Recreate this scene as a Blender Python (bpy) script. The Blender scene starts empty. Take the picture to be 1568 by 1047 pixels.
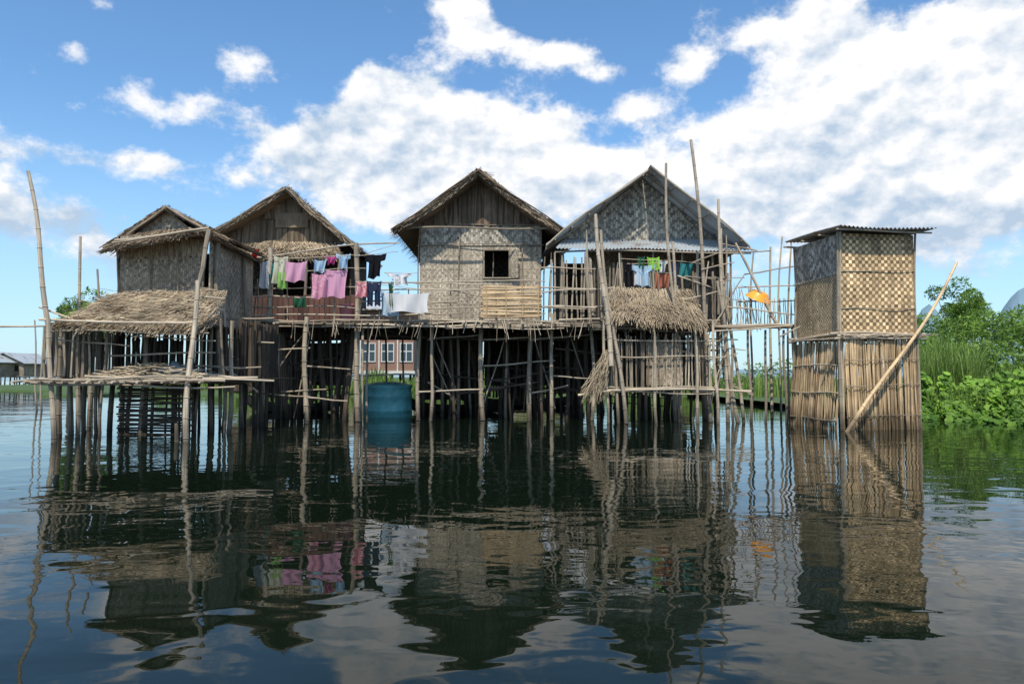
import bpy, math, random
from mathutils import Vector, Matrix, noise as mnoise
random.seed(7)
R=random.random
def U(a,b): return a+(b-a)*random.random()
scene=bpy.context.scene

# ------------------------------------------------------------ survey helper
CAMH=1.5; FPX=1100.0; TH=math.atan(50/1100.0)
def G(px,py,D):
    a=(px-784)/FPX; b=(523.5-py)/FPX
    y=math.cos(TH)-b*math.sin(TH); z=math.sin(TH)+b*math.cos(TH)
    return Vector((a*D/y, D, CAMH+D*z/y))

# ------------------------------------------------------------ node helpers
class NT:
    def __init__(s,tree): s.t=tree; s.n=tree.nodes; s.l=tree.links
    def new(s,typ,**kw):
        n=s.n.new(typ)
        for k,v in kw.items(): setattr(n,k,v)
        return n
    def inp(s,sock,v):
        if isinstance(v,bpy.types.NodeSocket): s.l.new(v,sock)
        elif v is not None: sock.default_value=v
    def math(s,op,a,b=None,c=None,clamp=False):
        n=s.new('ShaderNodeMath',operation=op); n.use_clamp=clamp
        s.inp(n.inputs[0],a)
        if b is not None: s.inp(n.inputs[1],b)
        if c is not None: s.inp(n.inputs[2],c)
        return n.outputs[0]
    def vmath(s,op,a,b=None,c=None):
        n=s.new('ShaderNodeVectorMath',operation=op)
        s.inp(n.inputs[0],a)
        if b is not None: s.inp(n.inputs[1],b)
        if c is not None: s.inp(n.inputs[2],c)
        return n.outputs['Value'] if op in('DOT_PRODUCT','LENGTH') else n.outputs[0]
    def mix(s,f,a,b,blend='MIX'):
        n=s.new('ShaderNodeMix',data_type='RGBA',blend_type=blend)
        s.inp(n.inputs[0],f); s.inp(n.inputs[6],a); s.inp(n.inputs[7],b)
        return n.outputs[2]
    def noise(s,vec,scale,detail=4,rough=.55,dist=0.):
        n=s.new('ShaderNodeTexNoise')
        if vec is not None: s.l.new(vec,n.inputs['Vector'])
        n.inputs['Scale'].default_value=scale; n.inputs['Detail'].default_value=detail
        n.inputs['Roughness'].default_value=rough; n.inputs['Distortion'].default_value=dist
        return n.outputs['Fac']
    def sstep(s,v,a,b,lo=0.,hi=1.):
        n=s.new('ShaderNodeMapRange',interpolation_type='SMOOTHSTEP')
        s.inp(n.inputs[0],v); n.inputs[1].default_value=a; n.inputs[2].default_value=b
        n.inputs[3].default_value=lo; n.inputs[4].default_value=hi
        return n.outputs[0]
    def bump(s,h,strength,dist):
        n=s.new('ShaderNodeBump'); n.inputs['Strength'].default_value=strength
        n.inputs['Distance'].default_value=dist; s.l.new(h,n.inputs['Height']); return n.outputs[0]
def c4(c): return (c[0],c[1],c[2],1.0)
def newmat(name):
    m=bpy.data.materials.new(name); m.use_nodes=True
    t=NT(m.node_tree); b=m.node_tree.nodes['Principled BSDF']
    return m,t,b

def mat_tint(name,c1,c2,rough=.8,uvs=(30,2.0),dirt=.45,bump=.3,spec=.3):
    m,t,b=newmat(name)
    at=t.new('ShaderNodeAttribute',attribute_name='tint').outputs['Fac']
    uv=t.new('ShaderNodeTexCoord').outputs['UV']
    uvm=t.vmath('MULTIPLY',uv,(uvs[0],uvs[1],1))
    pos=t.new('ShaderNodeNewGeometry').outputs['Position']
    n1=t.noise(uvm,1.0,1); n2=t.noise(pos,2.2,2)
    col=t.mix(at,c4(c1),c4(c2))
    f=t.math('MULTIPLY_ADD',n1,1.3,.35); f2=t.math('MULTIPLY_ADD',n2,dirt*2,1-dirt)
    ff=t.math('MULTIPLY',f,f2)
    # wet, algae-darkened band just above the waterline
    sp=t.new('ShaderNodeSeparateXYZ'); t.l.new(pos,sp.inputs[0])
    wet=t.sstep(t.math('MULTIPLY_ADD',n2,.5,sp.outputs[2]),.25,1.05,.3,1.0)
    ff=t.math('MULTIPLY',ff,wet)
    col=t.vmath('SCALE',col); t.l.new(ff,col.node.inputs['Scale'])
    t.l.new(col,b.inputs['Base Color']); b.inputs['Roughness'].default_value=rough
    b.inputs['Specular IOR Level'].default_value=spec
    return m

def mat_weave(name,cA,cB,cell=.06,diamond=9,kind='twill',stain=.5,fadeamt=.6):
    m,t,b=newmat(name)
    uv=t.new('ShaderNodeTexCoord').outputs['UV']
    pos=t.new('ShaderNodeNewGeometry').outputs['Position']
    nz=t.new('ShaderNodeTexNoise'); t.l.new(uv,nz.inputs['Vector']); nz.inputs['Scale'].default_value=.8; nz.inputs['Detail'].default_value=1
    off=t.vmath('MULTIPLY_ADD',nz.outputs['Color'],(.16,.16,0),uv)
    sx=t.new('ShaderNodeSeparateXYZ'); t.l.new(off,sx.inputs[0])
    u=t.math('DIVIDE',sx.outputs[0],cell); v=t.math('DIVIDE',sx.outputs[1],cell)
    a=t.math('FLOOR',u); bb=t.math('FLOOR',v); fu=t.math('FRACT',u); fv=t.math('FRACT',v)
    if kind=='twill':
        s=t.math('ADD',t.math('PINGPONG',a,float(diamond)),t.math('PINGPONG',bb,float(diamond*1.0+2)))
        k=t.math('FLOORED_MODULO',s,4.0)
        mask=t.math('LESS_THAN',k,1.5)
    else:
        s=t.math('ADD',a,bb); k=t.math('FLOORED_MODULO',s,2.0); mask=t.math('LESS_THAN',k,.5)
    def para(x):
        q=t.math('MULTIPLY_ADD',x,2.0,-1.0); return t.math('SUBTRACT',1.0,t.math('POWER',t.math('ABSOLUTE',q),4.0))
    h=t.math('ADD',t.math('MULTIPLY',para(fv),mask),t.math('MULTIPLY',para(fu),t.math('SUBTRACT',1.0,mask)))
    wa=t.new('ShaderNodeTexWhiteNoise',noise_dimensions='2D')
    ca_=t.new('ShaderNodeCombineXYZ')
    t.l.new(t.math('MULTIPLY',a,t.math('SUBTRACT',1.0,mask)),ca_.inputs[0]); t.l.new(t.math('MULTIPLY',bb,mask),ca_.inputs[1])
    t.l.new(ca_.outputs[0],wa.inputs['Vector'])
    wb=t.new('ShaderNodeTexWhiteNoise',noise_dimensions='2D')
    cb=t.new('ShaderNodeCombineXYZ'); t.l.new(a,cb.inputs[0]); t.l.new(bb,cb.inputs[1]); t.l.new(cb.outputs[0],wb.inputs['Vector'])
    rnd=t.math('MULTIPLY_ADD',wa.outputs['Value'],.5,t.math('MULTIPLY_ADD',wb.outputs['Value'],.45,.52))
    big=t.noise(pos,.9,4,.65); mid=t.noise(t.vmath('MULTIPLY',pos,(1,1,.3)),5,2)
    wth=t.math('MULTIPLY',t.math('MULTIPLY_ADD',big,stain*2.4,1-stain*1.2),t.math('MULTIPLY_ADD',mid,1.1,.45))
    gap=t.math('MULTIPLY_ADD',h,.5,.5)  # strand edges darkened in colour, shading the gaps between strips
    f=t.math('MULTIPLY',t.math('MULTIPLY',rnd,wth),gap)
    col=t.mix(mask,c4(cA),c4(cB))
    if kind=='twill':
        fade=t.sstep(nz.outputs['Fac'],.42,.60)
        avg=((cA[0]+cB[0])/2*1.05,(cA[1]+cB[1])/2*1.05,(cA[2]+cB[2])/2*1.05,1)
        col=t.mix(t.math('MULTIPLY',fade,fadeamt),col,avg)
    col=t.vmath('SCALE',col); t.l.new(f,col.node.inputs['Scale'])
    t.l.new(col,b.inputs['Base Color']); b.inputs['Roughness'].default_value=.75
    b.inputs['Specular IOR Level'].default_value=.2
    return m

M={}
M['bamboo']=mat_tint('weathered_bamboo',(.13,.10,.072),(.50,.42,.32),.65)
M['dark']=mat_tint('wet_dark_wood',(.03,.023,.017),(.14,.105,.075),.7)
M['tan']=mat_tint('tan_bamboo',(.20,.13,.07),(.68,.50,.30),.6)
M['brown']=mat_tint('brown_bark',(.065,.046,.032),(.22,.155,.105),.85)
M['thatch']=mat_tint('old_thatch',(.065,.048,.033),(.34,.26,.18),.9)
M['straw']=mat_tint('dry_straw',(.16,.12,.08),(.70,.57,.40),.85)
M['red']=mat_tint('red_planks',(.06,.03,.025),(.13,.065,.05),.7)
M['wgrey']=mat_weave('grey_woven_mat',(.44,.38,.295),(.29,.24,.18),.05,8,stain=.5)
M['wgrey2']=mat_weave('grey_woven_mat_light',(.46,.42,.35),(.20,.175,.145),.085,7,fadeamt=.4)
M['wold']=mat_weave('old_woven_mat',(.37,.31,.235),(.24,.195,.145),.055,11,stain=.6)
M['wtan']=mat_weave('tan_woven_mat',(.68,.51,.30),(.27,.17,.09),.095,6,'check',stain=.55)
M['wtan2']=mat_weave('tan_fine_mat',(.50,.39,.245),(.30,.215,.13),.06,6,'check',stain=.6)
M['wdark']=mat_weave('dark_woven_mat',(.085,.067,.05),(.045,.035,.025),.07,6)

def mat_metal():
    m,t,b=newmat('corrugated_metal')
    pos=t.new('ShaderNodeNewGeometry').outputs['Position']
    n=t.noise(pos,1.5,4,.65); r=t.sstep(n,.50,.70)
    col=t.mix(r,(.38,.42,.45,1),(.22,.15,.10,1)); t.l.new(col,b.inputs['Base Color'])
    b.inputs['Metallic'].default_value=.2; b.inputs['Roughness'].default_value=.55
    return m
M['metal']=mat_metal()
def mat_plain(name,c,rough=.7,var=.25,scale=6,trans=0):
    m,t,b=newmat(name)
    pos=t.new('ShaderNodeNewGeometry').outputs['Position']
    n=t.noise(pos,scale,3)
    f=t.math('MULTIPLY_ADD',n,var*2,1-var)
    col=t.new('ShaderNodeVectorMath',operation='SCALE'); col.inputs[0].default_value=c; t.l.new(f,col.inputs['Scale'])
    t.l.new(col.outputs[0],b.inputs['Base Color']); b.inputs['Roughness'].default_value=rough
    return m
def mat_cloth(name,c,c2=None,scale=14):
    m,t,b=newmat(name)
    uv=t.new('ShaderNodeTexCoord').outputs['UV']
    if c2:
        vo=t.new('ShaderNodeTexVoronoi'); vo.inputs['Scale'].default_value=scale; t.l.new(uv,vo.inputs['Vector'])
        f=t.math('LESS_THAN',vo.outputs['Distance'],.33)
        col=t.mix(f,c4(c),c4(c2)); t.l.new(col,b.inputs['Base Color'])
    else:
        n=t.noise(uv,5,3); t.l.new(t.mix(t.math('MULTIPLY',n,.3),c4(c),(c[0]*.6,c[1]*.6,c[2]*.6,1)),b.inputs['Base Color'])
    b.inputs['Roughness'].default_value=.9; b.inputs['Specular IOR Level'].default_value=.1
    tr=t.new('ShaderNodeBsdfTranslucent'); tr.inputs[0].default_value=c4(c)
    ms=t.new('ShaderNodeMixShader'); ms.inputs[0].default_value=.3
    t.l.new(b.outputs[0],ms.inputs[1]); t.l.new(tr.outputs[0],ms.inputs[2])
    t.l.new(ms.outputs[0],m.node_tree.nodes['Material Output'].inputs[0])
    return m
def mat_leaf(name,c1,c2):
    m,t,b=newmat(name)
    at=t.new('ShaderNodeAttribute',attribute_name='tint').outputs['Fac']
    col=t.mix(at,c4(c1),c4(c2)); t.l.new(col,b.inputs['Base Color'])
    b.inputs['Roughness'].default_value=.55; b.inputs['Specular IOR Level'].default_value=.3
    tr=t.new('ShaderNodeBsdfTranslucent'); t.l.new(col,tr.inputs[0])
    ms=t.new('ShaderNodeMixShader'); ms.inputs[0].default_value=.35
    t.l.new(b.outputs[0],ms.inputs[1]); t.l.new(tr.outputs[0],ms.inputs[2])
    t.l.new(ms.outputs[0],m.node_tree.nodes['Material Output'].inputs[0])
    return m
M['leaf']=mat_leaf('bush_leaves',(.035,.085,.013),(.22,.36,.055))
M['hyac']=mat_leaf('hyacinth_leaves',(.05,.13,.015),(.27,.47,.06))
M['reed']=mat_leaf('reed_blades',(.06,.12,.02),(.26,.38,.09))

# ------------------------------------------------------------ mesh builder
def empty(name,loc=(0,0,0)):
    e=bpy.data.objects.new(name,None); e.location=loc; e.empty_display_size=.3
    scene.collection.objects.link(e); return e
class MB:
    def __init__(s): s.v=[];s.f=[];s.uv=[];s.t=[]
    def add(s,vs,fs,uvs,tint):
        o=len(s.v); s.v+= [tuple(p) for p in vs]
        s.t+= tint if isinstance(tint,list) else [tint]*len(vs)
        for k,f in enumerate(fs):
            s.f.append(tuple(i+o for i in f)); s.uv+= [uvs[i] for i in f] if uvs else [(0,0)]*len(f)
    def tube(s,a,b,r,r2=None,seg=7,bend=None,node=True,tint=None,kn=.42):
        a=Vector(a);b=Vector(b); r2=r*.8 if r2 is None else r2
        d=b-a; L=d.length
        if L<1e-4: return
        d/=L; n=d.orthogonal().normalized(); m=d.cross(n)
        bend=L*.02 if bend is None else bend
        ang=U(0,6.28); bv=(n*math.cos(ang)+m*math.sin(ang))*bend*U(.2,1)
        b2=(n*math.cos(ang*3.1)+m*math.sin(ang*3.1))*bend*.5
        rings=[]
        if node and L>.6:
            k=max(2,int(L/kn))
            for i in range(k):
                tt=i/k
                rings+= [(tt,1.0)]
                if i>0: rings[-1:]= [(tt-.012/L*1.0,1.0),(tt,1.22),(tt+.012/L,1.0)]
            rings.append((1.0,1.0))
        else: rings=[(i/4,U(.9,1.1)) for i in range(5)]
        tint=R() if tint is None else tint
        vs=[];uvs=[];fs=[]
        uo=R()*5
        for (tt,k) in rings:
            c=a+d*L*tt+bv*math.sin(math.pi*tt)+b2*math.sin(2*math.pi*tt)
            rr=(r+(r2-r)*tt)*k
            for j in range(seg):
                an=2*math.pi*j/seg
                vs.append(c+(n*math.cos(an)+m*math.sin(an))*rr); uvs.append((uo+abs(j/seg-.5)*.3,uo+tt*L))
        for i in range(len(rings)-1):
            for j in range(seg):
                j2=(j+1)%seg
                fs.append((i*seg+j,i*seg+j2,(i+1)*seg+j2,(i+1)*seg+j))
        fs.append(tuple(range(seg))[::-1]); fs.append(tuple(range((len(rings)-1)*seg,len(rings)*seg)))
        s.add(vs,fs,uvs,tint)
    def hexa(s,p,tint=None):
        p=[Vector(q) for q in p]
        tint=R() if tint is None else tint
        for f in ((3,2,1,0),(4,5,6,7),(0,1,5,4),(1,2,6,5),(2,3,7,6),(3,0,4,7)):
            q=[p[i] for i in f]; w=(q[1]-q[0]).length; h=(q[3]-q[0]).length
            s.add(q,[(0,1,2,3)],[(0,0),(w,0),(w,h),(0,h)],tint)
    def box(s,a,b,tint=None):
        x0,y0,z0=a;x1,y1,z1=b
        s.hexa([(x0,y0,z0),(x1,y0,z0),(x1,y1,z0),(x0,y1,z0),(x0,y0,z1),(x1,y0,z1),(x1,y1,z1),(x0,y1,z1)],tint)
    def panel(s,poly,thick=.03,nrm=None,origin=None):
        p=[Vector(q) for q in poly]
        e=(p[1]-p[0]).normalized()
        n=nrm or (p[1]-p[0]).cross(p[2]-p[0]).normalized()
        n=Vector(n); f=n.cross(e)
        o=Vector(origin) if origin else p[0]
        uv=[((q-o).dot(e)+20,(q-o).dot(f)+20) for q in p]
        k=len(p); back=[q-n*thick for q in p]
        s.add(p,[tuple(range(k))],uv,.5)
        s.add(back,[tuple(range(k))[::-1]],uv,.5)
        for i in range(k):
            j=(i+1)%k
            s.add([p[i],back[i],back[j],p[j]],[(0,1,2,3)],[uv[i],uv[i],uv[j],uv[j]],.5)
    def strip(s,a,b,w,side,tint):
        a=Vector(a);b=Vector(b);sd=Vector(side)*w*.5
        L=(b-a).length; u=R()*9
        s.add([a-sd,a+sd,b+sd*.6,b-sd*.6],[(0,1,2,3)],[(u,u),(u+w,u),(u+w,u+L),(u,u+L)],tint)
    def obj(s,name,mat,parent=None,smooth=False):
        me=bpy.data.meshes.new(name); me.from_pydata(s.v,[],s.f)
        ul=me.uv_layers.new(name='UVMap'); ul.data.foreach_set('uv',[c for q in s.uv for c in q])
        at=me.attributes.new('tint','FLOAT','POINT'); at.data.foreach_set('value',s.t)
        me.materials.append(mat)
        if smooth: me.polygons.foreach_set('use_smooth',[True]*len(me.polygons))
        me.update(); o=bpy.data.objects.new(name,me); scene.collection.objects.link(o)
        if parent:
            o.parent=parent; o.matrix_parent_inverse=Matrix.Translation(-Vector(parent.location))
        return o

def thatch(mb,a,b,c,d,n,thick=.18,L=.7,over=.25,w=.035,sag=.05,side_over=.06,rag=.1,tl=(0,1),mess=0.0):
    """a,b ridge edge ; d,c eave edge (d under a, c under b)"""
    a,b,c,d=[Vector(q) for q in (a,b,c,d)]
    nrm=(b-a).cross(d-a).normalized()
    if nrm.z<0: nrm=-nrm
    def P(s_,t_): 
        p=(a*(1-s_)+b*s_)*(1-t_)+(d*(1-s_)+c*s_)*t_
        return p+nrm*(-sag*math.sin(math.pi*min(max(t_,0),1))+(.05+mess*.5)*mnoise.noise((s_*5,t_*3,a.x)))
    W=(b-a).length; H=((d-a).length+(c-b).length)/2
    NX,NY=14,7; vs=[];uv=[];fs=[]
    for j in range(NY+1):
        for i in range(NX+1):
            p=P(i/NX,j/NY)+nrm*U(-.02,.02); vs.append(p); uv.append((i/NX*W,j/NY*H))
    k=len(vs)
    vs+= [v-nrm*thick*.5 for v in vs]; uv+=uv
    for j in range(NY):
        for i in range(NX):
            q=(j*(NX+1)+i,j*(NX+1)+i+1,(j+1)*(NX+1)+i+1,(j+1)*(NX+1)+i); fs.append(q); fs.append(tuple(x+k for x in q[::-1]))
    def edge(i0,i1): fs.append((i0,i0+k,i1+k,i1))
    for i in range(NX): edge(i,i+1); edge(NY*(NX+1)+i,NY*(NX+1)+i+1)
    for j in range(NY): edge(j*(NX+1),(j+1)*(NX+1)); edge(j*(NX+1)+NX,(j+1)*(NX+1)+NX)
    mb.add(vs,fs,uv,[U(.2,.5)*(tl[1]-tl[0])+tl[0] for _ in vs])
    sd=(b-a).normalized(); lay=6
    for i in range(n):
        s_=U(-side_over/W,1+side_over/W); l=L*U(.5,1.2)/H
        t0=math.floor(R()*lay)/lay+U(-.05,.05)
        if R()<.35: t0=U(0,1)
        t1=min(t0+l,1+over/H*U(.1,1)*(1+.7*mnoise.noise((s_*7,a.x,0))))
        if t1<=t0: continue
        dn=-thick*.5*R() if R()<.35 else thick*U(.05,.6)
        p0=P(s_,t0)+nrm*dn*.6; p1=P(s_+U(-.05,.05)*(.6+mess*6)/W,t1)+nrm*(dn+U(-.02,.05+mess*.3))
        if t1>1: p1.z-= (t1-1)*H*U(0,.5)
        patch=.5+.9*mnoise.noise((s_*W*.8,t0*H*1.2,a.y))
        tt=min(1,max(0,.55*R()**1.2+.5*patch*R()+.1*patch))
        mb.strip(p0,p1,w*U(.4,1.4),sd,tl[0]+(tl[1]-tl[0])*tt)
    for e in (0,1):
        for i in range(int(n*rag)):
            s_=e+(1 if e else -1)*U(-.03,side_over)/W; t0=U(0,.95)
            p0=P(s_,t0)+nrm*U(-thick*.5,thick*.5); p1=P(s_+U(-.06,.06)/W,min(t0+L*U(.3,.8)/H,1.03))+nrm*U(-thick*.6,thick*.4)
            mb.strip(p0,p1,w*U(.6,1.3),(nrm*U(.5,1)+sd*U(-.6,.6)).normalized(),tl[0]+(tl[1]-tl[0])*R())

def corrugated(mb,a,b,c,d,pitch=.09,amp=.018,n2=3):
    a,b,c,d=[Vector(q) for q in (a,b,c,d)]
    nrm=(b-a).cross(d-a).normalized()
    if nrm.z<0: nrm=-nrm
    W=(b-a).length; N=int(W/pitch*4); vs=[];fs=[];uv=[]
    for j in range(n2+1):
        for i in range(N+1):
            s_=i/N;t_=j/n2
            p=(a*(1-s_)+b*s_)*(1-t_)+(d*(1-s_)+c*s_)*t_
            p+=nrm*(amp*math.sin(i*math.pi/2)+.03*math.sin(i*.05+j))
            vs.append(p); uv.append((s_*W,t_))
    for j in range(n2):
        for i in range(N): q=j*(N+1)+i; fs.append((q,q+1,q+N+2,q+N+1))
    mb.add(vs,fs,uv,.5)

def slats(mb,p0,p1,h0,h1=None,w=.06,gap=.02,lean=.03,r=None,zj=.05,top=None,skip=0,tint=(0,1)):
    p0=Vector(p0);p1=Vector(p1);L=(p1-p0).length; h1=h0 if h1 is None else h1
    n=max(1,int(L/(w+gap)))
    e=(p1-p0).normalized()
    for i in range(n+1):
        if R()<skip: continue
        t=min(1,max(0,(i+U(-.35,.35))/n)); b=p0.lerp(p1,t); h=h0+(h1-h0)*t
        if top: h=top(b)-b.z
        if h<.05: continue
        rr=(r or w*.5)*U(.6,1.2)
        mb.tube(b+Vector((0,0,U(-zj,zj))),b+e*U(-lean,lean)+Vector((0,U(-.01,.01),h+U(-zj,zj))),rr,rr*.85,seg=5,bend=.02,node=False,tint=tint[0]+(tint[1]-tint[0])*R())

# ------------------------------------------------------------ WORLD
w=bpy.data.worlds.new('World'); scene.world=w; w.use_nodes=True
try:
    w.cycles.sampling_method='MANUAL'; w.cycles.sample_map_resolution=256
except Exception: pass
t=NT(w.node_tree); bg=w.node_tree.nodes['Background']
SUN_EL=58; SUN_AZ=180+8
sky=t.new('ShaderNodeTexSky',sky_type='NISHITA'); sky.sun_disc=False
sky.sun_elevation=math.radians(SUN_EL); sky.sun_rotation=math.radians(SUN_AZ)
sky.air_density=1.0; sky.dust_density=.5; sky.ozone_density=1.5
tc=t.new('ShaderNodeTexCoord').outputs['Generated']
dirv=t.vmath('NORMALIZE',tc)
sp=t.new('ShaderNodeSeparateXYZ'); t.l.new(dirv,sp.inputs[0])
az=t.math('ARCTAN2',sp.outputs[0],sp.outputs[1]); el=t.math('ARCSINE',sp.outputs[2])
ae=t.new('ShaderNodeCombineXYZ'); t.l.new(az,ae.inputs[0]); t.l.new(el,ae.inputs[1])
wn=t.new('ShaderNodeTexNoise'); t.l.new(dirv,wn.inputs['Vector']); wn.inputs['Scale'].default_value=9; wn.inputs['Detail'].default_value=1
wv=t.vmath('MULTIPLY_ADD',wn.outputs['Color'],(.05,.035,0),ae.outputs[0])
wv2=t.vmath('SUBTRACT',wv,(.025,.0175,0))
blobs=[(568,180,58,55,1.2),(515,240,80,50,.9),(650,255,120,75,1.05),(742,195,58,52,.95),(668,135,45,35,.75),(850,215,46,34,1.0),
(800,270,150,60,1.0),(940,258,60,32,1.1),(640,325,230,45,.75),
(240,160,95,28,.85),(365,82,46,28,.75),(200,248,150,20,.8),(400,215,75,48,.65),(110,345,150,42,.85),(95,80,34,14,.65),(160,12,50,22,.6),(570,120,45,16,.7),
(1230,215,245,80,1.1),(1460,205,200,100,1.15),(1420,110,190,60,.8),(1220,40,130,42,.7),(1300,320,290,75,.95),(1500,30,100,40,.75),(1050,98,40,22,.85),(962,165,34,20,.85),
(735,62,60,26,.7),(845,85,80,24,.8),(935,108,45,16,.7),(700,20,70,26,.65),(1690,150,200,150,.9),(-120,200,120,100,.7)]
acc=None
for (px,py,sx_,sy_,wt) in blobs:
    g=G(px,py,1.0)-Vector((0,0,CAMH)); g.normalize()
    a_=math.atan2(g.x,g.y); e_=math.asin(g.z)
    ca=math.cos(a_)
    s1=FPX/sx_/ca/1.08; s2=FPX/sy_/1.08
    q=t.vmath('MULTIPLY_ADD',wv2,(s1,s2,0),(-a_*s1,-e_*s2,0))
    dd=t.vmath('DOT_PRODUCT',q,q)
    gx=t.math('POWER',math.exp(-1.1),dd)
    acc=t.math('MULTIPLY',gx,wt) if acc is None else t.math('MULTIPLY_ADD',gx,wt,acc)
back=t.sstep(t.noise(dirv,2.2,1),.44,.64)
inview=t.math('MULTIPLY',t.sstep(t.math('ABSOLUTE',az),.75,1.0,1,0),t.sstep(el,.55,.8,1,0))
acc=t.math('ADD',t.math('MULTIPLY',acc,inview),t.math('MULTIPLY',t.math('MULTIPLY',back,.7),t.math('SUBTRACT',1.0,inview)))
st=t.vmath('MULTIPLY',dirv,(1,1,1.4))
n1=t.noise(st,11,6,.62,0)
n1b=t.noise(t.vmath('ADD',st,(-.007,0,.022)),11,3,.58,0)
n3=t.noise(st,5,2,.5)
dens=t.math('MULTIPLY_ADD',t.math('SUBTRACT',n1,.5),2.3,acc)
alpha=t.sstep(dens,.34,.84)
lit=t.math('SUBTRACT',n1,n1b)
sh=t.math('MULTIPLY_ADD',lit,4.5,.34)
sh=t.math('MULTIPLY_ADD',t.math('SUBTRACT',n3,.5),2.0,sh)
sh=t.math('ADD',t.math('MULTIPLY',t.sstep(el,.12,.34),.52),sh,clamp=True)
ccol=t.mix(sh,(5.0,6.3,7.9,1),(10.4,10.4,10.5,1))
skc=t.mix(1.0,sky.outputs[0],(1.25,1.70,1.95,1),'MULTIPLY')
hz=t.sstep(el,0,.34,.6,0)
skc=t.mix(hz,skc,(5.6,7.7,9.6,1))
fin=t.mix(alpha,skc,ccol)
t.l.new(fin,bg.inputs['Color']); bg.inputs['Strength'].default_value=.1

sl=bpy.data.lights.new('sun','SUN'); sl.energy=5.0; sl.angle=math.radians(.5); sl.color=(1,.93,.80)
so=bpy.data.objects.new('sun',sl); scene.collection.objects.link(so)
azr=math.radians(SUN_AZ); elr=math.radians(SUN_EL)
sd=Vector((math.sin(azr)*math.cos(elr),math.cos(azr)*math.cos(elr),math.sin(elr)))
so.rotation_euler=sd.to_track_quat('Z','Y').to_euler(); so.location=(0,-10,30)

# ------------------------------------------------------------ WATER
m,t,b=newmat('lake_water')
pos=t.new('ShaderNodeNewGeometry').outputs['Position']
p2=t.vmath('MULTIPLY',pos,(.75,1.1,1))
na=t.noise(p2,.5,1,.5,.4); nb=t.noise(p2,1.7,1,.5,.6); nc=t.noise(p2,6.0,1,.5,.3)
patch=t.sstep(t.noise(pos,.16,1),.38,.62,.2,1.35)
h=t.math('MULTIPLY_ADD',nb,.42,na)
h=t.math('MULTIPLY_ADD',t.math('MULTIPLY',nc,patch),.10,h)
b.inputs['Base Color'].default_value=(.004,.008,.0045,1); b.inputs['Roughness'].default_value=.012
b.inputs['IOR'].default_value=1.33; b.inputs['Specular IOR Level'].default_value=.30
t.l.new(t.bump(h,1.0,.019),b.inputs['Normal'])
mb=MB(); S=6000
mb.add([(-S,-60,0),(S,-60,0),(S,S,0),(-S,S,0)],[(0,1,2,3)],[(0,0)]*4,.5)
mb.obj('lake_water',m)

# ------------------------------------------------------------ shared deck (walkway)
DZ=3.22
deck=empty('bamboo_walkway',(0,23,DZ))
XL=G(348,490,23).x; XR=G(1090,490,23).x
mb=MB(); 
mb.box((XL,22.9,DZ-.05),(XR,32.2,DZ),.3)
mb.obj('floor',M['dark'],deck)
mb=MB()
for k in range(5):
    z=DZ-.02-.055*k
    x=XL-U(0,.6)
    while x<XR:
        L=U(2,5); mb.tube((x,22.78-.03*(k%2),z+U(-.05,.05)),(min(x+L,XR+.4),22.78-.03*((k+1)%2),z+U(-.06,.06)),U(.022,.036),tint=U(.1,1)); x+=L-U(.2,.8)
x=XL+.1
while x<XR:
    mb.tube((x,22.6-U(0,.3),DZ-.11),(x+U(-.1,.1),31.5,DZ-.12),.04,tint=U(0,.9),node=False); x+=U(.35,.6)
for y in (24.2,25.9,27.5,29.3,31.2): mb.tube((XL,y,DZ-.2),(XR,y,DZ-.22),.06,tint=.1,node=False)
for i in range(90):
    xx=U(XL,XR); mb.tube((xx,22.7,DZ+U(-.05,.1)),(xx+U(-.2,.2),22.65,DZ-U(.2,.7)),U(.006,.018),tint=R(),node=False)
mb.obj('deck_beams',M['bamboo'],deck)
mb=MB(); mf=MB()
x=XL
while x<XR+.2:
    for y in (24.3,25.1,25.9,27.5,29.4,31.3):
        if R()<.88:
            xx=x+U(-.35,.35); yy=y+U(-.3,.3)
            c=784+xx/yy*1100
            if 543<c<645 and y<31.4: continue
            mb.tube((xx+U(-.3,.3),yy+U(-.2,.2),-.4),(xx,yy,DZ-.05),U(.035,.10),tint=R(),node=False,bend=U(.03,.16))
    x+=U(.52,.8)
for i in range(75):
    xx=U(XL,XR-1); y=random.choice((24.3,25.9,27.5,29.4,31)); z=U(.4,2.7)
    c=784+xx/y*1100
    if 470<c<640: continue
    mb.tube((xx,y+.08,z),(xx+U(1,2.6),y+U(-.1,.2),z+U(-.35,.35)),U(.02,.05),tint=R())
for i in range(26):
    xx=U(XL,XR-1.5); y=U(24,31)
    c=784+xx/y*1100
    if 500<c<680: continue
    mb.tube((xx,y,U(-.2,.6)),(xx+U(-1.5,1.5),y,DZ-.1),.03,tint=R())
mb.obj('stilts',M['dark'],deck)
fp=[(414,380,398,23.0,.085),(398,505,404,22.9,.055),(470,485,470,22.7,.085),(545,372,549,23.0,.09),(556,500,551,23.2,.05),(643,505,641,23.6,.07),(662,498,657,23.2,.055),
(737,425,741,23.6,.08),(813,490,811,24,.085),(846,480,844,23.8,.065),(776,500,775,25,.055),(700,500,702,25,.055),(590,500,592,31.5,.05),
(898,385,905,23.6,.06),(1035,505,1040,23.6,.06),(985,505,990,24.2,.055),(1070,500,1078,24,.065),(430,500,424,25,.05),(505,500,509,25.5,.05),(870,500,872,26,.055),(720,500,722,27,.05),(680,500,676,26,.065)]
for px,py,pb,D,r in fp:
    a=G(px,py,D); bq=G(pb,573+1650/D,D); bq.z=-.4
    mf.tube(bq,a,r,r*.85,seg=9,tint=U(.3,.85))
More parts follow.
